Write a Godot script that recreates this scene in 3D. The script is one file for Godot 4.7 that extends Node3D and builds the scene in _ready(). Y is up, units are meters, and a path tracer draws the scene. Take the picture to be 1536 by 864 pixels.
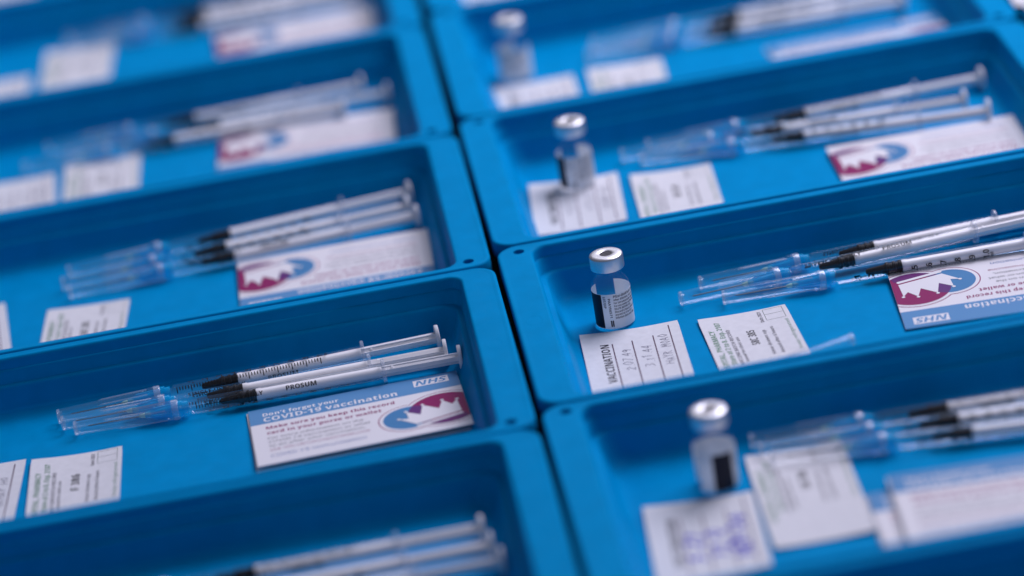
extends Node3D
# Blue plastic injection trays set out edge to edge, each with a vial, papers, a leaflet and three capped syringes.
# All shapes are written in millimetres and scaled to metres when a mesh is committed.

const MM := 0.001
const FLOOR := 3.0            # top of a tray's floor above the table
const TRAY_LONG := 268.0
const TRAY_WIDE := 158.2
var mat := {}
var font := {}
var names_used := {}
var cap_size := {}

func _ready() -> void:
	# ---- camera ----
	var cam := Camera3D.new()
	cam.name = "camera"
	cam.fov = rad_to_deg(2.0 * atan(432.0 / 5111.35))
	cam.near = 0.05
	cam.far = 20.0
	var b := Basis(Vector3(0.98256714, -0.14867884, 0.11160832), Vector3(0.18071493, 0.90475616, -0.38569212), Vector3(-0.04363406, 0.39913769, 0.91585216))
	cam.transform = Transform3D(b.orthonormalized(), Vector3(-58.5, 557.1 + 27.0, 1321.9) * MM)
	var lens := CameraAttributesPhysical.new()
	lens.frustum_focal_length = 12.0 * 5111.35 / 432.0      # sets the same angle of view as fov
	lens.frustum_focus_distance = 1.396
	lens.exposure_aperture = 4.0
	lens.frustum_near = 0.05
	lens.frustum_far = 20.0
	cam.attributes = lens
	add_child(cam)
	cam.current = true
	# ---- surroundings: a plain dim room colour, one large soft lamp above and behind the trays ----
	var env := Environment.new()
	env.background_mode = Environment.BG_COLOR
	env.background_color = Color(0.35, 0.36, 0.415)
	env.tonemap_mode = Environment.TONE_MAPPER_LINEAR
	env.tonemap_exposure = 1.0
	env.sdfgi_enabled = true
	env.ssao_enabled = true
	env.ssil_enabled = true
	var we := WorldEnvironment.new()
	we.name = "surroundings"
	we.environment = env
	add_child(we)
	var lamp := AreaLight3D.new()
	lamp.name = "soft_ceiling_lamp"
	lamp.area_size = Vector2(1.05, 0.8)
	lamp.light_color = Color(0.92, 0.91, 1.0)
	lamp.light_energy = 2.95
	lamp.shadow_enabled = true
	lamp.set("area_range", 12.0)
	lamp.set("area_attenuation", 2.0)
	add_child(lamp)
	lamp.look_at_from_position(Vector3(0.84, 1.26, -0.60), Vector3(0.02, 0.0, 0.0), Vector3.UP)
	# a second, weaker one far beyond the trays: the gleam on caps, rims and clear plastic comes from it
	var far_lamp := AreaLight3D.new()
	far_lamp.name = "far_lamp"
	far_lamp.area_size = Vector2(1.8, 0.7)
	far_lamp.light_color = Color(0.93, 0.93, 1.0)
	far_lamp.light_energy = 0.75
	far_lamp.shadow_enabled = true
	far_lamp.set("area_range", 12.0)
	far_lamp.set("area_attenuation", 2.0)
	add_child(far_lamp)
	far_lamp.look_at_from_position(Vector3(0.45, 1.45, -1.9), Vector3(0.0, 0.0, -0.1), Vector3.UP)
	make_materials()
	make_fonts()
	table()
	trays()
	papers()
	leaflets()
	vials()
	syringes()

# ------------------------------------------------------------------ mesh building
class Shape:
	var v := PackedVector3Array()
	var n := PackedVector3Array()
	var c := PackedColorArray()
	var i := PackedInt32Array()
	var ink := Color.WHITE
	func put(p: Vector3, normal: Vector3) -> int:
		v.append(p * 0.001)
		n.append(normal)
		c.append(ink)
		return v.size() - 1
	func tri(a: int, b: int, d: int) -> void:
		var face := (v[b] - v[a]).cross(v[d] - v[a])
		if face.dot(n[a] + n[b] + n[d]) > 0.0:
			i.append_array([a, d, b])
		else:
			i.append_array([a, b, d])
	func quad(a: int, b: int, d: int, e: int) -> void:
		tri(a, b, d)
		tri(a, d, e)
	func flat(a: Vector3, b: Vector3, d: Vector3, e: Vector3, normal: Vector3) -> void:
		quad(put(a, normal), put(b, normal), put(d, normal), put(e, normal))
	func mesh(m: Material, coloured := false) -> ArrayMesh:
		var a := []
		a.resize(Mesh.ARRAY_MAX)
		a[Mesh.ARRAY_VERTEX] = v
		a[Mesh.ARRAY_NORMAL] = n
		if coloured:
			a[Mesh.ARRAY_COLOR] = c
		a[Mesh.ARRAY_INDEX] = i
		var out := ArrayMesh.new()
		out.add_surface_from_arrays(Mesh.PRIMITIVE_TRIANGLES, a)
		out.surface_set_material(0, m)
		return out
	# a profile of (place along the axis, radius) turned about x (or y); corners sharper than 40 degrees stay sharp
	func lathe(profile: Array, segs: int, upright := false, squash := 1.0) -> void:
		var k := profile.size()
		var seg := []
		for j in k - 1:
			var d: Vector2 = profile[j + 1] - profile[j]
			seg.append(Vector2(-d.y, d.x).normalized())
		for j in k - 1:
			var n0: Vector2 = seg[j]
			var n1: Vector2 = seg[j]
			if j > 0 and n0.dot(seg[j - 1]) > 0.76:
				n0 = (seg[j] + seg[j - 1]).normalized()
			if j < k - 2 and n1.dot(seg[j + 1]) > 0.76:
				n1 = (seg[j] + seg[j + 1]).normalized()
			var rows := [[profile[j], n0], [profile[j + 1], n1]]
			var at := []
			for row in rows:
				var line := []
				var p: Vector2 = row[0]
				var q: Vector2 = row[1]
				for s in segs + 1:
					var t := TAU * s / segs
					var co := cos(t)
					var si := sin(t) 
					if upright:
						line.append(put(Vector3(p.y * si, p.x, p.y * co), Vector3(q.y * si, q.x, q.y * co)))
					else:
						line.append(put(Vector3(p.x, p.y * co, p.y * si * squash), Vector3(q.x, q.y * co, q.y * si).normalized()))
				at.append(line)
			for s in segs:
				if profile[j].y > 1e-5:
					tri(at[0][s], at[0][s + 1], at[1][s])
				if profile[j + 1].y > 1e-5:
					tri(at[0][s + 1], at[1][s + 1], at[1][s])
	func box(lo: Vector3, hi: Vector3) -> void:
		for ax in 3:
			for s in [0, 1]:
				var nn := Vector3.ZERO
				nn[ax] = 1.0 if s else -1.0
				var q := []
				for k in [[0, 0], [1, 0], [1, 1], [0, 1]]:
					var p := Vector3.ZERO
					p[ax] = hi[ax] if s else lo[ax]
					p[(ax + 1) % 3] = hi[(ax + 1) % 3] if k[0] else lo[(ax + 1) % 3]
					p[(ax + 2) % 3] = hi[(ax + 2) % 3] if k[1] else lo[(ax + 2) % 3]
					q.append(p)
				flat(q[0], q[1], q[2], q[3], nn)
	# a filled outline printed on a sheet; to_sheet turns (right, down) into a place in millimetres
	func fill(outline: PackedVector2Array, to_sheet: Callable, lift: float) -> void:
		var t := Geometry2D.triangulate_polygon(outline)
		var first := v.size()
		for p in outline:
			var q: Array = to_sheet.call(p)
			put(q[0] + q[1] * lift, q[1])
		for j in range(0, t.size(), 3):
			tri(first + t[j], first + t[j + 1], first + t[j + 2])

func numbered(called: String) -> String:
	var k: int = names_used.get(called, 0)
	names_used[called] = k + 1
	return called if k == 0 else "%s_%03d" % [called, k]

func part(called: String, mesh: Mesh, parent: Node3D, at := Vector3.ZERO) -> MeshInstance3D:
	var o := MeshInstance3D.new()
	o.name = called
	var k := 0
	while parent.has_node(NodePath(String(o.name))):
		k += 1
		o.name = "%s_%03d" % [called, k]
	o.mesh = mesh
	o.position = at * MM
	parent.add_child(o, true)
	return o

func thing(called: String, label: String, category: String, group := "") -> Node3D:
	var o := Node3D.new()
	o.name = numbered(called)
	add_child(o)
	tag(o, label, category, group)
	return o

func tag(o: Node3D, label: String, category: String, group := "") -> void:
	o.set_meta("label", label)
	o.set_meta("category", category)
	if group:
		o.set_meta("group", group)

func copy_of(o: Node3D, called: String, label: String, category: String, group := "") -> Node3D:
	var r: Node3D = o.duplicate()
	r.name = numbered(called)
	add_child(r)
	tag(r, label, category, group)
	return r

# ------------------------------------------------------------------ materials and type
func lin(r: float, g: float, b: float) -> Color:
	return Color(r, g, b).linear_to_srgb()

func solid(key: String, colour: Color, rough: float, spec := 0.5, metal := 0.0) -> StandardMaterial3D:
	var m := StandardMaterial3D.new()
	m.resource_name = key
	m.albedo_color = colour
	m.roughness = rough
	m.metallic_specular = spec
	m.metallic = metal
	mat[key] = m
	return m

func clear(key: String, colour: Color, alpha: float, rough: float) -> StandardMaterial3D:
	var m := solid(key, colour, rough)
	m.transparency = BaseMaterial3D.TRANSPARENCY_ALPHA
	m.albedo_color.a = alpha
	return m

func noise_map(freq: float, seed_number: int, low: float, high: float, size := 512) -> NoiseTexture2D:
	var f := FastNoiseLite.new()
	f.seed = seed_number
	f.frequency = freq
	f.fractal_octaves = 4
	var t := NoiseTexture2D.new()
	t.width = size
	t.height = size
	t.seamless = true
	t.noise = f
	var g := Gradient.new()
	g.set_color(0, Color(low, low, low))
	g.set_color(1, Color(high, high, high))
	t.color_ramp = g
	return t

func make_materials() -> void:
	var p := solid("blue_plastic", lin(0.0, 0.285, 0.60), 0.42, 0.07)
	p.roughness = 1.0
	p.roughness_texture = noise_map(0.02, 4, 0.34, 0.5)
	p.albedo_texture = noise_map(0.012, 17, 0.94, 1.0)
	p.uv1_triplanar = true
	p.uv1_scale = Vector3(9, 9, 9)
	p.heightmap_enabled = true
	p.heightmap_texture = noise_map(0.12, 11, 0.0, 1.0)
	p.heightmap_scale = 0.0012
	solid("table", lin(0.012, 0.012, 0.014), 0.7, 0.3)
	var w := solid("paper", lin(0.78, 0.775, 0.79), 0.75, 0.35)
	w.albedo_texture = noise_map(0.03, 21, 0.955, 1.0)
	w.uv1_triplanar = true
	w.uv1_scale = Vector3(14, 14, 14)
	var tp := solid("thin_paper", lin(0.88, 0.88, 0.89), 0.6, 0.4)
	tp.backlight_enabled = true
	tp.backlight = Color(0.9, 0.9, 0.9)
	solid("card", lin(0.79, 0.77, 0.79), 0.45, 0.3)
	var k := solid("ink", Color.WHITE, 0.6, 0.4)
	k.vertex_color_use_as_albedo = true
	var k2 := solid("gloss_ink", Color.WHITE, 0.45, 0.25)
	k2.vertex_color_use_as_albedo = true
	solid("rubber", lin(0.006, 0.006, 0.007), 0.4, 0.35)
	solid("grey_rubber", lin(0.06, 0.055, 0.06), 0.6, 0.4)
	var wp := solid("white_plastic", lin(0.90, 0.89, 0.90), 0.35, 0.5)
	var al := solid("aluminium", lin(0.74, 0.73, 0.74), 0.34, 0.5, 1.0)
	al.roughness = 1.0
	al.roughness_texture = noise_map(0.05, 31, 0.36, 0.5)
	al.uv1_triplanar = true
	al.uv1_scale = Vector3(60, 60, 60)
	solid("steel", lin(0.35, 0.34, 0.34), 0.3, 0.5, 1.0)
	clear("cap_plastic", lin(0.70, 0.80, 0.88), 0.03, 0.12).metallic_specular = 0.38
	clear("barrel_plastic", lin(0.75, 0.77, 0.82), 0.015, 0.1)
	clear("milky_plastic", lin(0.72, 0.77, 0.88), 0.26, 0.16)
	clear("hub_plastic", lin(0.0, 0.52, 0.92), 0.46, 0.2).metallic_specular = 0.35
	clear("bead", lin(0.55, 0.85, 0.75), 0.6, 0.2)
	clear("vial_glass", Color(0.9, 0.95, 1.0), 0.006, 0.03).metallic_specular = 0.3

func make_fonts() -> void:
	for f in [["plain", 400, false], ["bold", 700, false]]:
		var s := SystemFont.new()
		s.font_names = PackedStringArray(["Droid Sans"])
		s.font_weight = f[1]
		font[f[0]] = s
	for key in font:
		var bb := text_mesh("H", key).get_aabb()
		cap_size[key] = Vector2(bb.position.y, bb.size.y)

func text_mesh(words: String, face: String) -> TextMesh:
	var t := TextMesh.new()
	t.text = words
	t.font = font[face]
	t.font_size = 32
	t.pixel_size = 1.0
	t.depth = 0.0
	t.curve_step = 4.0
	t.horizontal_alignment = HORIZONTAL_ALIGNMENT_LEFT
	return t

# words in millimetres: cap is the height of a capital, start the left end of the baseline, along the reading direction (right, down)
func write(s: Shape, words: String, face: String, cap: float, start: Vector2, along: Vector2, to_sheet: Callable, wide := 0.0, lean := 0.0, lift := 0.05) -> void:
	var t := text_mesh(words, face)
	var a := t.get_mesh_arrays()
	var verts: PackedVector3Array = a[Mesh.ARRAY_VERTEX]
	var ids: PackedInt32Array = a[Mesh.ARRAY_INDEX]
	if verts.is_empty():
		return
	var lo := INF
	var hi := -INF
	for p in verts:
		lo = minf(lo, p.x)
		hi = maxf(hi, p.x)
	var ky: float = cap / cap_size[face].y
	var kx := ky if wide == 0.0 else wide / (hi - lo)
	var up := Vector2(along.y, -along.x)
	var first := s.v.size()
	for p in verts:
		var h: float = (p.y - cap_size[face].x) * ky
		var q: Array = to_sheet.call(start + along * ((p.x - lo) * kx + h * lean) + up * h)
		s.put(q[0] + q[1] * lift, q[1])
	for j in range(0, ids.size(), 3):
		s.tri(first + ids[j], first + ids[j + 1], first + ids[j + 2])

func strip(s: Shape, line: Array, half: float, to_sheet: Callable, lift := 0.04) -> void:
	for j in line.size() - 1:
		var a: Vector2 = line[j]
		var b: Vector2 = line[j + 1]
		var steps := maxi(1, int(a.distance_to(b) / 4.0))
		var side := (b - a).normalized().orthogonal() * half
		for k in steps:
			var p := a.lerp(b, float(k) / steps)
			var q := a.lerp(b, float(k + 1) / steps)
			var ids := []
			for e in [p - side, p + side, q + side, q - side]:
				var m: Array = to_sheet.call(e)
				ids.append(s.put(m[0] + m[1] * lift, m[1]))
			s.quad(ids[0], ids[1], ids[2], ids[3])

# pen strokes, each glyph drawn in a 2 x 3 box with y up
const PEN := {
	"0": "1,3 0,2 0,1 1,0 2,1 2,2 1,3", "1": "0.4,2.2 1,3 1,0", "2": "0,2.3 1,3 2,2.2 0,0 2,0", "3": "0,3 1.8,2.6 0.8,1.6 1.9,0.8 0,0",
	"4": "1.6,0 1.6,3 0,1 2,1.1", "5": "2,3 0.3,3 0.2,1.7 1.7,1.6 1.6,0.3 0,0", "7": "0,3 2,3 0.7,0", "9": "1.9,2.4 0.8,3 0.1,2.1 1,1.4 1.9,2.5 1.6,0",
	".": "0.9,0 1.1,0.2", "M": "0,0 0.2,3 1,1.2 1.8,3 2,0", "A": "0,0 1,3 2,0 1.5,1.1 0.5,1.1", "Y": "0,3 1,1.5 2,3 1,1.5 0.8,0", "O": "1,3 0,1.5 1,0 2,1.5 1,3",
	"H": "0,0 0,3 0,1.5 2,1.6 2,3 2,0", "N": "0,0 0,3 2,0 2,3", "R": "0,0 0.1,3 1.7,2.3 0.2,1.6 2,0", "D": "0,0 0,3 1.8,2 1.7,0.8 0,0", "E": "2,3 0,3 0,1.5 1.5,1.5 0,1.5 0,0 2,0",
}
func pen(s: Shape, words: String, high: float, start: Vector2, along: Vector2, to_sheet: Callable, rng: RandomNumberGenerator, thick := 0.16) -> void:
	var up := Vector2(along.y, -along.x)
	var x := 0.0
	for ch in words:
		if PEN.has(ch):
			var line := []
			var jig := rng.randf_range(-0.4, 0.4)
			var size := rng.randf_range(0.85, 1.25)
			var tilt := rng.randf_range(0.08, 0.32)
			for pair in String(PEN[ch]).split(" "):
				var xy := pair.split(",")
				var p := Vector2(float(xy[0]) + float(xy[1]) * tilt, float(xy[1]) * size + jig) * high / 3.0
				line.append(start + along * (x + p.x) + up * (p.y + rng.randf_range(-0.08, 0.08)))
			strip(s, line, thick, to_sheet)
		x += high * (0.95 if ch != "." else 0.55)

# ------------------------------------------------------------------ setting
func table() -> void:
	var s := Shape.new()
	s.box(Vector3(-1500, -30, -1600), Vector3(1500, -0.2, 1200))
	var o := MeshInstance3D.new()
	o.name = "table_top"
	o.mesh = s.mesh(mat.table)
	add_child(o)
	o.set_meta("kind", "structure")
	o.set_meta("label", "dark table top seen in the gaps between trays")

# ------------------------------------------------------------------ trays
const STEPS := 8
func ring(ix: float, iz: float, r: float) -> PackedVector2Array:
	var out := PackedVector2Array()
	var centres := [Vector2(ix + r, iz + r), Vector2(TRAY_LONG - ix - r, iz + r), Vector2(TRAY_LONG - ix - r, TRAY_WIDE - iz - r), Vector2(ix + r, TRAY_WIDE - iz - r)]
	for k in 4:
		for j in STEPS + 1:
			var t := PI + PI / 2 * k + PI / 2 * j / STEPS
			out.append(centres[k] + Vector2(cos(t), sin(t)) * r)
	return out

func tray_mesh() -> ArrayMesh:
	# each ring: inset along x, inset along z, height, corner radius
	var rings := [
		[26, 15, 0.0, 9], [23, 12.5, 0.3, 9], [21, 10.6, 2.5, 9], [16.6, 6.8, 15, 8], [15.4, 5.2, 21, 7.5], [14.6, 4.9, 21.8, 7.5], [3.2, 3.0, 22.0, 7], [1.9, 1.7, 21.8, 8], [1.6, 1.4, 19.6, 8],
		[0.5, 0.5, 19.6, 8.8], [0.1, 0.1, 20.0, 9.2], [0.0, 0.0, 25.9, 9.3], [0.2, 0.2, 26.6, 9.2], [0.75, 0.7, 26.98, 8.9], [1.5, 1.3, 26.95, 8.5], [2.4, 2.0, 26.78, 8.0], [2.8, 2.3, 26.75, 7.8],
		[13.4, 3.5, 26.75, 7.0], [13.8, 3.8, 26.72, 6.9], [14.4, 4.25, 26.45, 6.6], [14.8, 4.6, 25.8, 6.4], [14.9, 4.68, 24.9, 6.4], [15.4, 4.95, 18.0, 6.4], [15.48, 5.0, 16.9, 6.4], [15.6, 5.1, 16.4, 6.4], [16.0, 5.5, 16.05, 6.5], [17.9, 7.1, 15.85, 7.0], [18.5, 7.7, 15.6, 7.3], [18.85, 8.05, 14.95, 7.5], [19.05, 8.25, 14.1, 7.6],
		[21.4, 10.0, 6.8, 8.6], [22.0, 10.6, 5.2, 9.0], [23.2, 11.8, 3.8, 9.6], [25.0, 13.4, 3.15, 10.4], [27.5, 15.6, 3.0, 11.5], [29.5, 17.5, 3.0, 12.5]]
	var flange := 16          # the strip from ring 16 to ring 17 is the flat rim, which has two holes at its ends
	var n := 4 * (STEPS + 1)
	var v := PackedVector3Array()
	var ids := PackedInt32Array()
	for r in rings:
		for p in ring(r[0], r[1], r[3]):
			v.append(Vector3(p.x, r[2], p.y))
	for k in rings.size() - 1:
		for j in n:
			var j2 := (j + 1) % n
			if k == flange:
				var corner := j / (STEPS + 1)
				var last := j % (STEPS + 1) == STEPS
				if not (last and (corner == 0 or corner == 2)):
					continue          # the two ends are cut out below, round their holes
			var a := k * n + j
			var b := k * n + j2
			var c := (k + 1) * n + j2
			var d := (k + 1) * n + j
			ids.append_array([a, b, c, a, c, d])
	# flat ends of the rim with a round hole at the back left and the front right corner
	for side in [0, 1]:
		var order := []
		for j in STEPS + 1:
			order.append((3 if side == 0 else 1) * (STEPS + 1) + j)
		for j in STEPS + 1:
			order.append((0 if side == 0 else 2) * (STEPS + 1) + j)
		var poly := PackedVector2Array()
		var index := []
		var centre := Vector2(9.4, 6.9) if side == 0 else Vector2(TRAY_LONG - 9.4, TRAY_WIDE - 6.9)
		var first := v.size()
		for j in 20:
			var t := TAU * j / 20
			v.append(Vector3(centre.x + 2.4 * cos(t), 26.75, centre.y + 2.4 * sin(t)))
		for q in order.size():
			var id: int = flange * n + order[q]
			poly.append(Vector2(v[id].x, v[id].z))
			index.append(id)
			if q == STEPS + 1 + STEPS / 2:
				# bridge to the hole and go round it against the outline's direction
				var near := 0
				var ahead: int = flange * n + order[q + 1]
				var nudge := (Vector2(v[ahead].x, v[ahead].z) - poly[-1]).normalized() * 2e-3
				for j in 20:
					if Vector2(v[first + j].x, v[first + j].z).distance_to(poly[-1]) < Vector2(v[first + near].x, v[first + near].z).distance_to(poly[-1]):
						near = j
				for j in 21:
					var h := first + (near - j + 40) % 20
					poly.append(Vector2(v[h].x, v[h].z) + (nudge if j == 20 else Vector2.ZERO))
					index.append(h)
				poly.append(Vector2(v[id].x, v[id].z) + nudge)
				index.append(id)
		for q in order.size():
			var id: int = (flange + 1) * n + order[order.size() - 1 - q]
			poly.append(Vector2(v[id].x, v[id].z))
			index.append(id)
		var t3 := Geometry2D.triangulate_polygon(poly)
		if t3.is_empty():
			printerr("rim not filled")
		for j in range(0, t3.size(), 3):
			var a: int = index[t3[j]]
			var b: int = index[t3[j + 1]]
			var c: int = index[t3[j + 2]]
			if (v[b] - v[a]).cross(v[c] - v[a]).y < 0:
				ids.append_array([a, b, c])
			else:
				ids.append_array([a, c, b])
		# its wall
		var top := v.size()
		for y in [26.75, 22.0]:
			for j in 20:
				v.append(Vector3(v[first + j].x, y, v[first + j].z))
		for j in 20:
			var j2 := (j + 1) % 20
			ids.append_array([top + j, top + j2, top + 20 + j2, top + j, top + 20 + j2, top + 20 + j])
	# floor, and the bottom closed
	for k in [0, rings.size() - 1]:
		var mid := v.size()
		v.append(Vector3(TRAY_LONG / 2, rings[k][2], TRAY_WIDE / 2))
		for j in n:
			var j2 := (j + 1) % n
			if k == 0:
				ids.append_array([mid, k * n + j2, k * n + j])
			else:
				ids.append_array([mid, k * n + j, k * n + j2])
	# normals weighted by the angle at each corner; the extra rings beside the bends keep the large faces flat
	var nn := PackedVector3Array()
	nn.resize(v.size())
	for j in range(0, ids.size(), 3):
		var f := (v[ids[j + 1]] - v[ids[j]]).cross(v[ids[j + 2]] - v[ids[j]]).normalized()
		for q in 3:
			var p := v[ids[j + q]]
			nn[ids[j + q]] += f * (v[ids[j + (q + 1) % 3]] - p).angle_to(v[ids[j + (q + 2) % 3]] - p)
	var flip := nn[v.size() - 1].y < 0
	for j in v.size():
		if nn[j].length() < 1e-4:
			nn[j] = Vector3.UP
	var s := Shape.new()
	for j in v.size():
		s.put(v[j], (-nn[j] if flip else nn[j]).normalized())
	for j in range(0, ids.size(), 3):
		if flip:
			s.i.append_array([ids[j], ids[j + 1], ids[j + 2]])
		else:
			s.i.append_array([ids[j], ids[j + 2], ids[j + 1]])
	return s.mesh(mat.blue_plastic)

# the faint moulded oval in the middle of each end of the rim
func mark_mesh() -> ArrayMesh:
	var s := Shape.new()
	for k in 32:
		var rows := []
		for j in 2:
			var t := TAU * (k + j) / 32
			var d := Vector3(cos(t), 0, sin(t))
			rows.append([s.put(Vector3(d.x * 2.9, -0.05, d.z * 4.3), -d * 0.5 + Vector3.UP * 0.85), s.put(Vector3(d.x * 3.25, 0.09, d.z * 4.7), Vector3.UP), s.put(Vector3(d.x * 3.6, -0.05, d.z * 5.1), d * 0.5 + Vector3.UP * 0.85)])
		s.quad(rows[0][0], rows[0][1], rows[1][1], rows[1][0])
		s.quad(rows[0][1], rows[0][2], rows[1][2], rows[1][1])
	return s.mesh(mat.blue_plastic)

func trays() -> void:
	var body := tray_mesh()
	var mark := mark_mesh()
	var proto: Node3D = null
	var spots := [
		[0.0, 0.0, "blue plastic tray in the right row, in focus, with the sharp glass vial"],
		[-0.4, -159.9, "blue plastic tray directly behind the one with the sharp vial"],
		[0.2, -319.6, "blue plastic tray second behind the one with the sharp vial"],
		[0.6, -479.4, "blue plastic tray cut by the top edge, at the right row's far end"],
		[-0.4, 159.8, "blurred blue plastic tray at front right, holding the blue handwritten paper"],
		[0.0, 319.6, "blue plastic tray cut off by the photo's bottom right corner"],
		[-2.4 - TRAY_LONG, 15.2, "blue plastic tray in the left row, in focus, with an upright leaflet"],
		[-2.6 - TRAY_LONG, -144.4, "blue plastic tray in the left row behind the one with sharp syringes"],
		[-4.0 - TRAY_LONG, -303.8, "blue plastic tray in the left row, two behind the sharp syringes"],
		[-3.6 - TRAY_LONG, -463.4, "blurred blue plastic tray in the left row, three behind the sharp syringes"],
		[-3.0 - TRAY_LONG, -623.0, "blue plastic tray in the photo's top left corner"],
		[-2.8 - TRAY_LONG, 174.8, "blue plastic tray at the bottom left edge with blurred white plungers"],
		[TRAY_LONG + 2.8, -337.0, "blue plastic tray beyond the right row at the top right corner, farther one"],
		[TRAY_LONG + 2.6, -177.0, "blue plastic tray beyond the right row at the top right corner, nearer one"]]
	var rng := RandomNumberGenerator.new()
	rng.seed = 7
	for sp in spots:
		var o: Node3D
		if proto == null:
			o = thing("injection_tray", sp[2], "tray", "blue plastic trays set out edge to edge")
			part("tray_body", body, o)
			part("moulded_mark", mark, o, Vector3(7.6, 26.75, TRAY_WIDE / 2))
			part("moulded_mark", mark, o, Vector3(TRAY_LONG - 7.6, 26.75, TRAY_WIDE / 2))
			proto = o
		else:
			o = copy_of(proto, "injection_tray", sp[2], "tray", "blue plastic trays set out edge to edge")
		o.position = Vector3(sp[0], 0, sp[1]) * MM
		o.rotation.y = deg_to_rad(rng.randf_range(-0.1, 0.1))

# ------------------------------------------------------------------ papers
func sheet_map(w: float, h: float, curl: float, base := 0.12) -> Callable:
	return func(p: Vector2) -> Array:
		var u := p.x / w - 0.5
		var t := p.y / h - 0.5
		var y := base + curl * (u * u * 2.6 + u * t * 1.2 + 0.9 * t * t)
		return [Vector3(p.x - w / 2, y, p.y - h / 2), Vector3(-curl * (5.2 * u + 1.2 * t) / w, 1, -curl * (1.2 * u + 1.8 * t) / h).normalized()]

func sheet_mesh(w: float, h: float, to_sheet: Callable, m: Material, rounding := 0.6) -> ArrayMesh:
	var s := Shape.new()
	var g := 12
	for face in [0, 1]:
		var grid := []
		for a in g + 1:
			for b in g + 1:
				var p := Vector2(w * a / g, h * b / g)
				if (a == 0 or a == g) and (b == 0 or b == g):
					p += Vector2(rounding if a == 0 else -rounding, rounding if b == 0 else -rounding) * 0.3
				var q: Array = to_sheet.call(p)
				grid.append(s.put(q[0] - q[1] * (0.1 if face else 0.0), -q[1] if face else q[1]))
		for a in g:
			for b in g:
				s.quad(grid[a * (g + 1) + b], grid[(a + 1) * (g + 1) + b], grid[(a + 1) * (g + 1) + b + 1], grid[a * (g + 1) + b + 1])
	for e in [[Vector2(0, 0), Vector2(w, 0)], [Vector2(w, 0), Vector2(w, h)], [Vector2(w, h), Vector2(0, h)], [Vector2(0, h), Vector2(0, 0)]]:
		for k in g:
			var p: Vector2 = e[0].lerp(e[1], float(k) / g)
			var q: Vector2 = e[0].lerp(e[1], float(k + 1) / g)
			var a: Array = to_sheet.call(p)
			var b: Array = to_sheet.call(q)
			var out2: Vector2 = (p + q) / 2 - Vector2(w, h) / 2
			s.flat(a[0], b[0], b[0] - b[1] * 0.1, a[0] - a[1] * 0.1, Vector3(out2.x, 0, out2.y).normalized())
	return s.mesh(m)

const SLIP := Vector2(41, 59)
const LOT := Vector2(37, 74)
func slip(label: String, corner: Vector2, deg: float, right_corner := false, blue := false, lines := ["2.07.49", "3.11.44", "HAYR MO40"], seed_number := 1, low := FLOOR) -> Node3D:
	var o := thing("vaccination_slip", label, "paper slip", "white handwritten vaccination slips")
	var f := sheet_map(SLIP.x, SLIP.y, 0.8 + 0.35 * (seed_number % 3))
	part("sheet", sheet_mesh(SLIP.x, SLIP.y, f, mat.paper), o)
	var s := Shape.new()
	s.ink = Color(0.012, 0.01, 0.02)
	var up := Vector2(0, -1)
	write(s, "VACCINATION", "bold", 3.5, Vector2(10.9, 48.5), up, f, 36.5)
	s.ink = Color(0.07, 0.015, 0.05)
	for l in [[12.4, 12.0], [20.6, 11.5], [29.4, 10.0], [36.6, 3.0]]:
		strip(s, [Vector2(l[0], l[1]), Vector2(l[0], 56)], 0.24, f)
	part("print", s.mesh(mat.ink, true), o)
	var h := Shape.new()
	h.ink = Color(0.05, 0.035, 0.50) if blue else Color(0.13, 0.12, 0.18)
	var rng := RandomNumberGenerator.new()
	rng.seed = seed_number
	var thick := 0.62 if blue else 0.16
	var x := [19.0, 27.4, 35.2]
	for k in 3:
		pen(h, lines[k], 5.6 if blue else 3.5, Vector2(x[k], [39.0, 38.5, 40.0][k] + (7.0 if blue else 0.0)), up, f, rng, thick)
	part("handwriting", h.mesh(mat.ink, true), o)
	lay(o, corner, deg, SLIP, right_corner, low)
	return o

func lay(o: Node3D, corner: Vector2, deg: float, size: Vector2, right_corner := false, low := FLOOR) -> void:
	var t := deg_to_rad(deg)
	var ex := Vector2(cos(t), sin(t))
	var ez := Vector2(-sin(t), cos(t))
	var c := corner + ex * size.x / 2 * (-1.0 if right_corner else 1.0) + ez * size.y / 2
	o.position = Vector3(c.x, low, c.y) * MM
	o.rotation.y = -t

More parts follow.
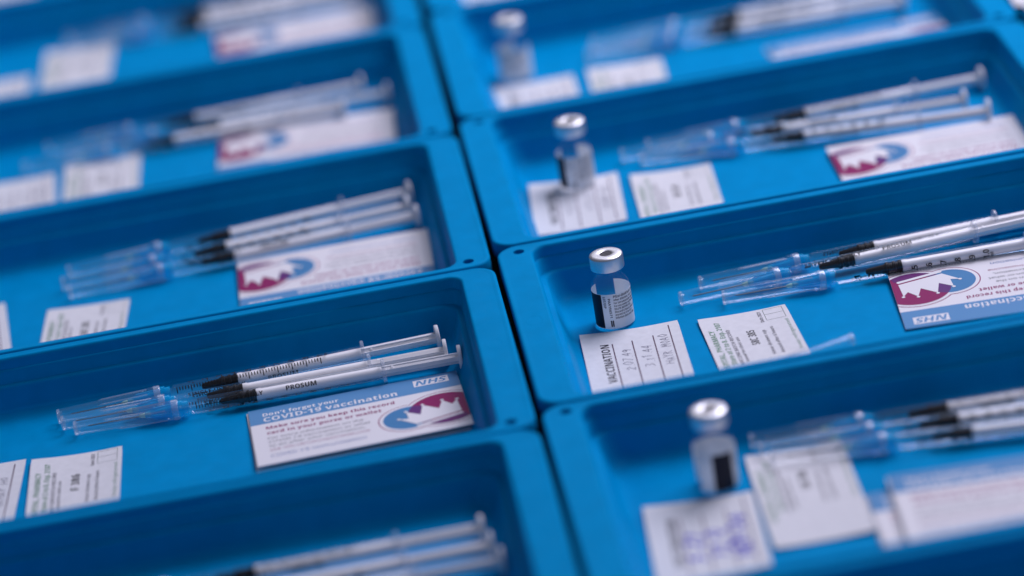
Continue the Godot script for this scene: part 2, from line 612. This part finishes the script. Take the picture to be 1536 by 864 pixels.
func lot_label(label: String, corner: Vector2, deg: float, number: String, seed_number := 1, low := FLOOR) -> void:
	var o := thing("batch_label", label, "label", "white batch labels with green print")
	var f := sheet_map(LOT.x, LOT.y, 0.6 + 0.35 * (seed_number % 3))
	part("sheet", sheet_mesh(LOT.x, LOT.y, f, mat.paper, 0.8), o)
	var s := Shape.new()
	var up := Vector2(0, -1)
	s.ink = Color(0.10, 0.24, 0.13)
	write(s, "HOSPITAL, PHARMACY", "bold", 2.3, Vector2(4.6, 54), up, f, 41)
	write(s, "Store at 2 to 8. Exp. 2107", "bold", 2.2, Vector2(8.0, 47), up, f, 41)
	write(s, "Keep refrigerated", "plain", 1.4, Vector2(35.3, 44), up, f, 30)
	s.ink = Color(0.12, 0.11, 0.13)
	write(s, "VACCINE BATCH RECORD", "bold", 1.5, Vector2(10.7, 48), up, f, 34)
	write(s, "issued for clinic use", "bold", 1.3, Vector2(13.0, 46), up, f, 24)
	write(s, "time drawn up", "bold", 1.4, Vector2(24.4, 44), up, f, 24)
	write(s, "discard after 6 hours", "bold", 1.4, Vector2(28.0, 44), up, f, 26)
	write(s, "Date 2021", "bold", 1.5, Vector2(25.8, 12.5), up, f, 10)
	s.ink = Color(0.01, 0.01, 0.012)
	write(s, number, "bold", 3.3, Vector2(20.2, 32.0), up, f, 14)
	s.ink = Color(0.1, 0.14, 0.11)
	for l in [[27, 1.2, 35, 1.2], [27, 6.0, 35, 6.0], [27, 11.5, 35, 11.5], [27, 1.2, 27, 11.5], [35, 1.2, 35, 11.5]]:
		strip(s, [Vector2(l[0], l[1]), Vector2(l[2], l[3])], 0.1, f)
	part("print", s.mesh(mat.ink, true), o)
	lay(o, corner, deg, LOT, false, low)

func papers() -> void:
	slip("white slip with sharp handwriting lying in front of the sharp glass vial", Vector2(26, 51.8), 2.0, false, false, ["2.07.49", "3.11.44", "HAYR MOAO"], 1)
	slip("blurred white slip that the vial behind the sharp one stands on", Vector2(25.1, -120.4), 3.5, false, false, ["9.01.52", "4.03.47", "DENNY RO"], 2)
	slip("very blurred white slip under the farthest vial on the right", Vector2(22.2, -256.6), 1.0, false, false, ["2.11.37", "5.09.40", "ANNE HO"], 3)
	slip("white slip with blurred blue pen writing at the bottom of the photo", Vector2(28.6, 211.4), 3.2, false, true, ["5 27", "77 0", "HEN DO"], 4)
	slip("white slip cut by the top edge, in the right row's farthest tray", Vector2(21.5, -413.0), 1.0, false, false, ["2.07.49", "3.11.44", "MARY DO"], 5)
	slip("white slip cut by the left edge beside the label of the sharp left tray", Vector2(-203.1, 70.6), 4.2, true, false, ["2.07.31", "3.10.44", "ORMAY HO"], 6)
	slip("white slip sliver at the left edge, in the tray behind the sharp syringes", Vector2(-216.0, -96.4), -4.5, true, false, ["2.07.49", "3.11.44", "MAY RON"], 7)
	slip("blurred white lined slip at the left edge, two trays behind the sharp syringes", Vector2(-195.2, -248.8), -1.5, true, false, ["2.07.49", "3.11.44", "NED ROMA"], 8)
	slip("very blurred white slip at the left edge, third tray behind the sharp syringes", Vector2(-209.8, -402.0), 2.0, true, false, ["2.07.49", "3.11.44", "DEAN MO"], 9)
	slip("white slip at the photo's top left corner", Vector2(-208.0, -566.0), 3.0, true, false, ["2.07.49", "3.11.44", "REMA DO"], 10)
	lot_label("white batch label right of the sharp handwritten slip, sharp green print", Vector2(74.4, 57.4), -1.0, "S8C 385", 1)
	lot_label("blurred white batch label beside the slip under the second vial", Vector2(70.8, -110.4), 2.5, "S8C 381", 2)
	lot_label("very blurred white batch label in the tray with the farthest vial", Vector2(70.8, -259.4), 2.5, "S8C 379", 3)
	lot_label("blurred white batch label next to the blue handwriting at bottom right", Vector2(71.2, 186.5), 1.6, "S8C 386", 4, FLOOR + 0.3)
	lot_label("white batch label in front of the sharp needle caps on the left", Vector2(-200.9, 74.2), 1.8, "F 386", 5)
	lot_label("white batch label in the left tray behind the sharp syringes", Vector2(-196.4, -78.6), 4.5, "S8C 382", 6)
	lot_label("blurred white batch label two trays behind the sharp syringes on the left", Vector2(-189.8, -256.0), 1.5, "S8C 380", 7)
	lot_label("very blurred white batch label three trays behind the sharp syringes", Vector2(-201.6, -434.0), 3.0, "S8C 378", 8)
	var proto_low := 27.4
	slip("pale blurred slip on the rim in the top right corner, the farther one", Vector2(272.6, -232.0), 4.0, false, false, ["2.07.49", "3.11.44", "MAY RON"], 11, proto_low)
	slip("pale blurred slip on the rim in the top right corner, the nearer one", Vector2(272.2, -171.0), -4.0, false, false, ["2.07.49", "3.11.44", "NED ROMA"], 12, proto_low)

# ------------------------------------------------------------------ leaflets
const CARD := Vector2(86, 55)
func disc(c: Vector2, r: float, n := 48) -> PackedVector2Array:
	var out := PackedVector2Array()
	for k in n:
		out.append(c + Vector2(cos(TAU * k / n), sin(TAU * k / n)) * r)
	return out

func leaflet_proto() -> Node3D:
	var o := thing("vaccination_leaflet", "", "leaflet")
	var f := func(p: Vector2) -> Array: return [Vector3(p.x - CARD.x / 2, 0, p.y - CARD.y / 2), Vector3.UP]
	var s := Shape.new()
	s.box(Vector3(-43, -0.3, -27.5), Vector3(43, 0, 27.5))
	part("back_panel", s.mesh(mat.card), o, Vector3(-0.7, 0.5, 0.5))
	var front := part("front_panel", s.mesh(mat.card), o, Vector3(0, 1.75, 0))
	front.rotation.x = -0.026
	var blue := Color(0.105, 0.28, 0.52)
	var maroon := Color(0.26, 0.011, 0.108)
	var white := Color(0.79, 0.77, 0.79)
	var rect := PackedVector2Array([Vector2(0.05, 0.05), Vector2(85.95, 0.05), Vector2(85.95, 54.95), Vector2(0.05, 54.95)])
	# band across the top with the boxed letters
	var b := Shape.new()
	b.ink = blue
	b.fill(PackedVector2Array([Vector2(0.03, 0.03), Vector2(85.97, 0.03), Vector2(85.97, 15.2), Vector2(0.03, 15.2)]), f, 0.02)
	part("header_band", b.mesh(mat.gloss_ink, true), front)
	var lg := Shape.new()
	lg.ink = white
	lg.fill(PackedVector2Array([Vector2(67.6, 2.6), Vector2(82.0, 2.6), Vector2(82.0, 8.8), Vector2(67.6, 8.8)]), f, 0.05)
	lg.ink = blue
	write(lg, "NHS", "bold", 4.4, Vector2(68.3, 7.9), Vector2.RIGHT, f, 12.2, 0.22, 0.08)
	part("boxed_logo", lg.mesh(mat.gloss_ink, true), front)
	# emblem: two discs, an outline round both, a crown
	var e := Shape.new()
	var d1 := disc(Vector2(62.4, 37.2), 10.6)
	var d2 := disc(Vector2(77.0, 34.5), 14.6, 64)
	var both := Geometry2D.merge_polygons(d1, d2)[0]
	var layers := [[Geometry2D.offset_polygon(both, 2.0, Geometry2D.JOIN_ROUND), maroon], [Geometry2D.offset_polygon(both, 1.55, Geometry2D.JOIN_ROUND), white], [[d1], Color(0.06, 0.22, 0.44)], [[d2], maroon], [Geometry2D.intersect_polygons(d1, d2), Color(0.12, 0.03, 0.17)]]
	var lift := 0.02
	for l in layers:
		e.ink = l[1]
		for poly in l[0]:
			for cut in Geometry2D.intersect_polygons(poly, rect):
				e.fill(cut, f, lift)
		lift += 0.025
	e.ink = Color(0.14, 0.02, 0.15)
	for cut in Geometry2D.intersect_polygons(d2, PackedVector2Array([Vector2(63, 47.8), Vector2(84.5, 42.8), Vector2(90, 60), Vector2(60, 60)])):
		for c2 in Geometry2D.intersect_polygons(cut, rect):
			e.fill(c2, f, lift)
	e.ink = white
	lift += 0.025
	e.fill(PackedVector2Array([Vector2(64.6, 45.0), Vector2(58.1, 37.6), Vector2(62.0, 38.6), Vector2(61.6, 31.8), Vector2(67.0, 36.6), Vector2(68.7, 28.0), Vector2(74.8, 34.2), Vector2(76.8, 27.2), Vector2(80.4, 32.4), Vector2(82.6, 28.8), Vector2(83.2, 40.2)]), f, lift)
	e.fill(PackedVector2Array([Vector2(64.6, 46.1), Vector2(83.0, 41.3), Vector2(83.7, 42.2), Vector2(83.4, 43.1), Vector2(65.0, 47.9), Vector2(64.2, 47.2)]), f, lift)
	for tip in [Vector2(58.1, 37.5), Vector2(61.6, 31.4), Vector2(68.7, 27.6), Vector2(76.8, 26.8), Vector2(82.7, 28.4)]:
		e.fill(disc(tip, 0.75, 14), f, lift + 0.02)
	part("crown_emblem", e.mesh(mat.gloss_ink, true), front)
	var t := Shape.new()
	t.ink = white
	write(t, "Don't forget your", "bold", 3.0, Vector2(5.6, 7.9), Vector2.RIGHT, f, 31)
	write(t, "COVID-19 vaccination", "bold", 4.1, Vector2(5.6, 13.4), Vector2.RIGHT, f, 54.6)
	t.ink = maroon
	write(t, "Make sure you keep this record", "bold", 2.7, Vector2(6, 21.2), Vector2.RIGHT, f, 52.2)
	write(t, "card in your purse or wallet", "bold", 2.7, Vector2(6, 26.3), Vector2.RIGHT, f, 46.3)
	t.ink = Color(0.12, 0.11, 0.14)
	write(t, "For more information on the", "plain", 2.0, Vector2(6, 31.2), Vector2.RIGHT, f, 38.5)
	write(t, "COVID-19 vaccination or what", "plain", 2.0, Vector2(6, 34.9), Vector2.RIGHT, f, 41)
	write(t, "to do after your vaccination,", "plain", 2.0, Vector2(6, 38.6), Vector2.RIGHT, f, 38.5)
	t.ink = Color(0.3, 0.06, 0.14)
	write(t, "see nhs.uk/coronavirusvaccine", "plain", 2.0, Vector2(6, 42.4), Vector2.RIGHT, f, 40)
	t.ink = Color(0.08, 0.16, 0.38)
	write(t, "COVID-19 immunisation", "plain", 2.4, Vector2(6, 48.6), Vector2.RIGHT, f, 38)
	part("lettering", t.mesh(mat.gloss_ink, true), front)
	return o

func leaflets() -> void:
	var proto := leaflet_proto()
	var spots := [
		["upright leaflet with sharp crown emblem, below the sharp white plungers", -68.5, 92.7, -2.0, 0.3],
		["leaflet lying upside down at the right edge with a sharp crown emblem", 196.9, 78.1, 184.4, 0.0],
		["blurred upside down leaflet at the right edge behind the sharp vial's tray", 202.4, -69.5, 180.6, 0.0],
		["very blurred upright leaflet with a pink emblem at top right", 202.6, -219.0, -2.5, 0.0],
		["blurred upside down leaflet in the left tray behind the sharp syringes", -68.0, -61.8, 181.0, 0.0],
		["blurred upside down leaflet two trays behind the sharp syringes, left row", -71.6, -225.0, 184.0, 0.0],
		["very blurred upside down leaflet at the top left, red corner lowest", -67.2, -384.0, 178.5, 0.0],
		["blurred white leaflet lying lowest of the pile at bottom right", 149.5, 263.0, 3.0, 0.0],
		["blurred white leaflet lying on top of the pile at bottom right", 158.5, 257.0, 4.5, 2.2]]
	for k in spots.size():
		var sp: Array = spots[k]
		var o: Node3D = proto
		if k > 0:
			o = copy_of(proto, "vaccination_leaflet", "", "leaflet")
		tag(o, sp[0], "leaflet", "vaccination reminder leaflets")
		o.position = Vector3(sp[1], FLOOR + sp[4], sp[2]) * MM
		o.rotation.y = -deg_to_rad(sp[3])

# ------------------------------------------------------------------ vials
func vial_proto() -> Node3D:
	var o := thing("glass_vial", "", "vial")
	var g := Shape.new()
	# outer wall up, lip, inner wall down, as one closed skin
	g.lathe([Vector2(0.35, 0), Vector2(0.3, 5.5), Vector2(0.0, 6.6), Vector2(0.2, 7.4), Vector2(0.9, 7.9), Vector2(1.8, 8.0), Vector2(17.4, 8.0), Vector2(18.6, 7.85), Vector2(19.8, 7.4), Vector2(20.8, 6.7), Vector2(21.6, 5.9), Vector2(22.4, 5.35), Vector2(23.4, 5.2), Vector2(24.8, 5.2), Vector2(25.2, 5.6), Vector2(25.5, 6.2), Vector2(29.2, 6.2)], 64, true)
	part("glass_body", g.mesh(mat.vial_glass), o)
	var c := Shape.new()
	c.lathe([Vector2(25.6, 5.3), Vector2(25.3, 6.6), Vector2(25.5, 6.95), Vector2(26.0, 7.05), Vector2(30.6, 7.0), Vector2(31.1, 6.85), Vector2(31.45, 6.4), Vector2(31.7, 5.4), Vector2(31.75, 4.0), Vector2(31.6, 2.9), Vector2(31.35, 2.55), Vector2(31.0, 2.5)], 64, true)
	part("crimp_cap", c.mesh(mat.aluminium), o)
	var r := Shape.new()
	r.lathe([Vector2(29.5, 5.9), Vector2(30.8, 5.6), Vector2(31.15, 2.6), Vector2(31.2, 1.6), Vector2(31.05, 0)], 32, true)
	part("rubber_stopper", r.mesh(mat.grey_rubber), o)
	# paper label round the glass, open at the back
	var f := func(p: Vector2) -> Array:
		var t := p.x / 8.07
		var d := Vector3(sin(t), 0, cos(t))
		return [d * 8.07 + Vector3(0, p.y, 0), d]
	var l := Shape.new()
	var from := -18.7
	var to := 23.5
	for face in [0.0, 0.05]:
		for k in 64:
			var a: Array = f.call(Vector2(lerpf(from, to, k / 64.0), 1.0))
			var b: Array = f.call(Vector2(lerpf(from, to, (k + 1) / 64.0), 1.0))
			var up := Vector3(0, 15.4, 0)
			var sgn := -1.0 if face > 0 else 1.0
			var ids := [l.put(a[0] - a[1] * face, a[1] * sgn), l.put(b[0] - b[1] * face, b[1] * sgn), l.put(b[0] - b[1] * face + up, b[1] * sgn), l.put(a[0] - a[1] * face + up, a[1] * sgn)]
			l.quad(ids[0], ids[1], ids[2], ids[3])
	var lp := part("paper_label", l.mesh(mat.thin_paper), o)
	var up_map := func(p: Vector2) -> Array: return f.call(Vector2(p.x, 16.4 - p.y))      # (right, down) from the label's top edge
	var s := Shape.new()
	s.ink = Color(0.012, 0.012, 0.025)
	for k in 8:
		s.fill(PackedVector2Array([Vector2(-13.0 + k, 0.15), Vector2(-12.0 + k, 0.15), Vector2(-12.0 + k, 15.2), Vector2(-13.0 + k, 15.2)]), up_map, 0.02)
	s.fill(PackedVector2Array([Vector2(-2.2, 11.7), Vector2(-0.9, 11.7), Vector2(-0.9, 14.5), Vector2(-2.2, 14.5)]), up_map, 0.02)
	write(s, "LOT/EXP", "bold", 1.05, Vector2(-4.25, 1.0), Vector2.DOWN, up_map, 5.0, 0.0, 0.03)
	write(s, "PAA156571", "bold", 1.0, Vector2(-2.2, 1.8), Vector2.DOWN, up_map, 8.6, 0.0, 0.03)
	write(s, "Pfizer-BioNTech COVID-19", "bold", 1.1, Vector2(0.1, 1.7), Vector2.RIGHT, up_map, 14.5, 0.2, 0.03)
	write(s, "After dilution, vial contains", "bold", 0.9, Vector2(0.1, 3.1), Vector2.RIGHT, up_map, 13.5, 0.0, 0.03)
	var small := ["For intramuscular injection", "For use under authorisation", "DILUTE BEFORE USE.", "Discard 6 hours after dilution", "stored at 2 to 25 C", "Dilution date and time:"]
	for k in 6:
		write(s, small[k], "bold", 0.9, Vector2(0.1, 4.5 + 1.32 * k), Vector2.RIGHT, up_map, small[k].length() * 0.46, 0.0, 0.03)
	part("label_print", s.mesh(mat.ink, true), lp)
	return o

func vials() -> void:
	var proto := vial_proto()
	var spots := [
		["sharp glass vial with silver cap and printed label, in focus", 42.5, 43.3, -3.0],
		["blurred glass vial with silver cap standing on a white slip", 47.4, -112.7, -4.0],
		["farthest, most blurred glass vial, near the top edge of the photo", 36.6, -267.0, -58.0],
		["blurred glass vial at front right with a black block on its label", 58.5, 202.6, 78.0]]
	for k in spots.size():
		var sp: Array = spots[k]
		var o: Node3D = proto
		if k > 0:
			o = copy_of(proto, "glass_vial", "", "vial")
		tag(o, sp[0], "vial", "small glass vaccine vials")
		o.position = Vector3(sp[1], FLOOR + (0.45 if k == 1 else 0.03), sp[2]) * MM
		o.rotation.y = deg_to_rad(sp[3])

# ------------------------------------------------------------------ syringes
func needle_cap_mesh() -> ArrayMesh:
	var c := Shape.new()
	c.lathe([Vector2(2.2, 0), Vector2(2.2, 2.1), Vector2(0.25, 2.3), Vector2(0, 2.5), Vector2(0, 2.75), Vector2(0.3, 3.0), Vector2(37.6, 3.55), Vector2(38.0, 4.0), Vector2(38.4, 4.15), Vector2(42.6, 4.2), Vector2(43.0, 4.0), Vector2(43.0, 3.3)], 32)
	return c.mesh(mat.cap_plastic)

# the thicker, milkier ring at a needle cap's closed end, and its ribs with the collar at its open end
func cap_ring_mesh() -> ArrayMesh:
	var c := Shape.new()
	c.lathe([Vector2(0.2, 2.3), Vector2(-0.06, 2.55), Vector2(-0.06, 2.8), Vector2(0.25, 3.05), Vector2(1.1, 3.07)], 32)
	return c.mesh(mat.milky_plastic)

func cap_ribs_mesh() -> ArrayMesh:
	var c := Shape.new()
	c.lathe([Vector2(40.4, 4.23), Vector2(42.6, 4.25), Vector2(43.06, 4.05), Vector2(43.06, 3.4)], 32)
	for k in 4:
		var t := TAU * (k + 0.5) / 4
		var d := Vector3(0, cos(t), sin(t))
		var e := Vector3(0, -sin(t), cos(t)) * 0.28
		for q in [e, -e]:
			c.flat(Vector3(17, 0, 0) + d * 3.24 + q, Vector3(37.8, 0, 0) + d * 3.5 + q, Vector3(37.8, 0, 0) + d * 4.0 + q, Vector3(19, 0, 0) + d * 3.75 + q, q)
		c.flat(Vector3(19, 0, 0) + d * 3.75 + e, Vector3(37.8, 0, 0) + d * 4.0 + e, Vector3(37.8, 0, 0) + d * 4.0 - e, Vector3(19, 0, 0) + d * 3.75 - e, d)
		c.flat(Vector3(17, 0, 0) + d * 3.24 + e, Vector3(19, 0, 0) + d * 3.75 + e, Vector3(19, 0, 0) + d * 3.75 - e, Vector3(17, 0, 0) + d * 3.24 - e, d + Vector3.LEFT)
	return c.mesh(mat.milky_plastic)

func dress_cap(c: MeshInstance3D) -> void:
	part("end_ring", cap_ring_mesh(), c)
	part("ribs", cap_ribs_mesh(), c)

func syringe_proto() -> Node3D:
	var o := thing("capped_syringe", "", "syringe")
	dress_cap(part("needle_cap", needle_cap_mesh(), o))
	var n := Shape.new()
	n.lathe([Vector2(5.0, 0), Vector2(6.2, 0.27), Vector2(28.0, 0.27)], 10)
	part("needle", n.mesh(mat.steel), o)
	var h := Shape.new()
	h.lathe([Vector2(29.0, 0.9), Vector2(30.0, 1.5), Vector2(34.0, 2.0), Vector2(38.0, 2.5), Vector2(41.5, 2.7), Vector2(42.0, 2.9), Vector2(43.2, 3.1), Vector2(43.2, 3.5), Vector2(45.0, 3.5), Vector2(45.0, 2.9), Vector2(47.2, 2.9)], 28)
	for k in 4:
		var t := TAU * k / 4
		var d := Vector3(0, cos(t), sin(t))
		var e := Vector3(0, -sin(t), cos(t)) * 0.3
		for q in [e, -e]:
			h.flat(Vector3(31, 0, 0) + d * 1.4 + q, Vector3(41, 0, 0) + d * 2.4 + q, Vector3(41, 0, 0) + d * 3.0 + q, Vector3(33, 0, 0) + d * 2.6 + q, q)
		h.flat(Vector3(33, 0, 0) + d * 2.6 + e, Vector3(41, 0, 0) + d * 3.0 + e, Vector3(41, 0, 0) + d * 3.0 - e, Vector3(33, 0, 0) + d * 2.6 - e, d)
	var hub := part("needle_hub", h.mesh(mat.hub_plastic), o)
	var bd := Shape.new()
	bd.lathe([Vector2(26.6, 0.3), Vector2(27.2, 0.75), Vector2(28.6, 1.0), Vector2(30.0, 1.1), Vector2(31.5, 0.8), Vector2(31.8, 0)], 14)
	part("glue_bead", bd.mesh(mat.bead), hub)
	var b := Shape.new()
	b.lathe([Vector2(45.6, 1.2), Vector2(45.6, 2.0), Vector2(48.0, 2.1), Vector2(48.2, 2.9), Vector2(48.8, 3.2), Vector2(127.0, 3.2)], 36)
	var barrel := part("barrel", b.mesh(mat.barrel_plastic), o)
	var fl := Shape.new()
	fl.lathe([Vector2(127.0, 3.2), Vector2(127.0, 5.0), Vector2(127.3, 5.3), Vector2(128.2, 5.3), Vector2(128.5, 5.0), Vector2(128.5, 2.45)], 36, false, 0.78)
	part("finger_flange", fl.mesh(mat.milky_plastic), barrel)
	var g := Shape.new()
	g.lathe([Vector2(60.0, 0), Vector2(60.2, 0.9), Vector2(61.0, 1.3), Vector2(67.5, 1.8), Vector2(68.3, 2.2), Vector2(68.6, 2.6), Vector2(69.6, 2.6), Vector2(69.9, 2.2), Vector2(71.2, 2.2), Vector2(71.5, 2.6), Vector2(72.3, 2.6), Vector2(72.6, 2.2), Vector2(73.6, 2.2), Vector2(73.9, 2.6), Vector2(75.0, 2.6), Vector2(75.2, 0)], 32)
	part("black_seal", g.mesh(mat.rubber), o)
	var p := Shape.new()
	p.lathe([Vector2(75.2, 0), Vector2(75.2, 2.5), Vector2(77.0, 2.5), Vector2(77.4, 2.3), Vector2(126.5, 2.3), Vector2(127.0, 2.1)], 28)
	p.box(Vector3(126.5, -2.15, -0.8), Vector3(158.6, 2.15, 0.8))
	p.box(Vector3(126.5, -0.8, -2.15), Vector3(158.6, 0.8, 2.15))
	p.lathe([Vector2(126.5, 1.75), Vector2(158.6, 1.75)], 24)
	for x in [131.0]:
		p.lathe([Vector2(x, 0.5), Vector2(x, 2.15), Vector2(x + 0.8, 2.15), Vector2(x + 0.8, 0.5)], 20)
	p.lathe([Vector2(158.4, 0), Vector2(158.4, 5.0), Vector2(158.7, 5.25), Vector2(159.7, 5.25), Vector2(160.0, 4.95), Vector2(160.0, 0)], 32)
	part("plunger", p.mesh(mat.white_plastic), o)
	# black print round the barrel: (along, round) in millimetres, round 0 at the top
	var f := func(q: Vector2) -> Array:
		var t := q.y / 3.2
		var d := Vector3(0, cos(t), sin(t))
		return [Vector3(q.x, 0, 0) + d * 3.2, d]
	var s := Shape.new()
	s.ink = Color(0.008, 0.008, 0.01)
	for k in 51:
		var x := 50.0 + k * 1.2
		var long := 2.6 if k % 5 == 0 else 1.5
		var top := -0.3
		for m in 3:
			s.fill(PackedVector2Array([Vector2(x - 0.19, top + long * m / 3), Vector2(x + 0.19, top + long * m / 3), Vector2(x + 0.19, top + long * (m + 1) / 3), Vector2(x - 0.19, top + long * (m + 1) / 3)]), f, 0.02)
	for k in 10:
		write(s, "1.0" if k == 9 else ".%d" % (k + 1), "bold", 2.5, Vector2(57.2 + 6.0 * k, -0.7), Vector2(0, -1), f, 3.8 if k == 9 else 2.5, 0.0, 0.03)
	write(s, "ml", "bold", 1.4, Vector2(113.0, -0.9), Vector2(0, -1), f, 0.0, 0.0, 0.03)
	part("scale_print", s.mesh(mat.ink, true), o)
	var w := Shape.new()
	w.ink = s.ink
	write(w, "SINGLE USE ONLY", "bold", 1.7, Vector2(54.0, 4.8), Vector2.RIGHT, f, 24.0, 0.0, 0.03)
	write(w, "PROSUM", "bold", 1.9, Vector2(87.5, 4.8), Vector2.RIGHT, f, 12.5, 0.0, 0.03)
	part("lettering", w.mesh(mat.ink, true), o)
	return o

func syringes() -> void:
	var proto := syringe_proto()
	# label, tip x, tip z, thumb-rest z minus tip z, roll of the printed barrel in degrees
	var spots := [
		["sharp syringe on the left, rearmost of three, scale turned up", -190.0, 43.0, -6.0, 38.0],
		["sharp syringe on the left, middle of three above the upright leaflet", -188.2, 50.2, 2.2, 200.0],
		["sharp syringe on the left, nearest of three above the upright leaflet", -183.0, 57.2, 3.6, 230.0],
		["syringe right of the sharp vial, rearmost of three at the right edge", 80.6, 28.0, -5.5, 200.0],
		["syringe right of the sharp vial, middle of three with leftmost cap tip", 70.4, 40.0, -12.0, -42.0],
		["syringe right of the sharp vial, nearest of three with readable numbers", 87.3, 46.6, 5.6, 136.0],
		["blurred syringe behind the sharp vial's tray, rearmost of three", 83.0, -136.0, -4.5, 20.0],
		["blurred syringe behind the sharp vial's tray, middle of three", 70.0, -130.0, 13.0, -20.0],
		["blurred syringe behind the sharp vial's tray, nearest of three", 78.0, -121.0, 21.5, 60.0],
		["very blurred syringe at top right, rearmost of three", 78.0, -287.5, -2.0, 0.0],
		["very blurred syringe at top right, middle of three", 76.0, -279.0, 5.0, 70.0],
		["very blurred syringe at top right, nearest of three", 73.0, -270.5, 10.0, -30.0],
		["blurred syringe at front right, rearmost of three above the batch label", 75.0, 180.0, 10.0, 20.0],
		["blurred syringe at front right, middle of three above the batch label", 77.0, 188.0, 15.0, 100.0],
		["blurred syringe at front right, nearest of three above the batch label", 80.0, 196.0, 24.0, 170.0],
		["blurred syringe behind the left sharp ones, rearmost of three", -187.0, -111.0, -17.5, 160.0],
		["blurred syringe behind the left sharp ones, middle of three", -189.5, -98.5, -13.0, 130.0],
		["blurred syringe behind the left sharp ones, nearest of three", -186.5, -87.0, -11.5, -25.0],
		["blurred syringe two trays behind the left sharp ones, rearmost of three", -199.0, -277.0, -5.5, 0.0],
		["blurred syringe two trays behind the left sharp ones, middle, farthest right", -187.0, -267.0, 3.0, 150.0],
		["blurred syringe two trays behind the left sharp ones, nearest, farthest left", -210.0, -256.0, 3.5, 130.0],
		["very blurred syringe in the top left, rearmost of three", -190.0, -446.0, 2.0, 0.0],
		["very blurred syringe in the top left, middle of three", -188.0, -437.0, 6.0, 120.0],
		["very blurred syringe in the top left, nearest of three", -192.0, -427.0, 9.0, 150.0],
		["blurred syringe at the bottom edge, rearmost of three, scale showing", -190.0, 212.0, 0.5, 28.0],
		["blurred syringe at the bottom edge, middle of three white plungers", -188.0, 225.5, 1.5, 150.0],
		["blurred syringe at the bottom edge, nearest, cut off by the photo", -185.5, 237.5, 2.5, 150.0]]
	for k in spots.size():
		var sp: Array = spots[k]
		var o: Node3D = proto
		if k > 0:
			o = copy_of(proto, "capped_syringe", "", "syringe")
		tag(o, sp[0], "syringe", "capped syringes lying in threes")
		o.position = Vector3(sp[1], FLOOR + 3.86, sp[2]) * MM
		o.rotation = Vector3(0, -asin(sp[3] / 160.0), atan(1.1 / 118.0))
		(o.get_node("scale_print") as Node3D).rotation.x = deg_to_rad(sp[4])
		(o.get_node("lettering") as Node3D).rotation.x = deg_to_rad(-14.0 if k == 2 else sp[4])
		(o.get_node("plunger") as Node3D).rotation.x = deg_to_rad(float((k * 37) % 90))
		(o.get_node("needle_cap") as Node3D).rotation.x = deg_to_rad(float((k * 53) % 90))
	var c := MeshInstance3D.new()
	c.name = "loose_needle_cap"
	c.mesh = needle_cap_mesh()
	add_child(c)
	dress_cap(c)
	tag(c, "loose clear needle cap leaning on the front wall below the sharp label", "needle cap")
	var a := Vector3(124.5, 22.5, 142.6)
	var b := Vector3(82.0, 15.8, 146.2)
	c.look_at_from_position(a * MM, a * MM + (b - a).normalized() * MM * 10.0, Vector3.UP)
	c.rotate_object_local(Vector3.UP, PI / 2)
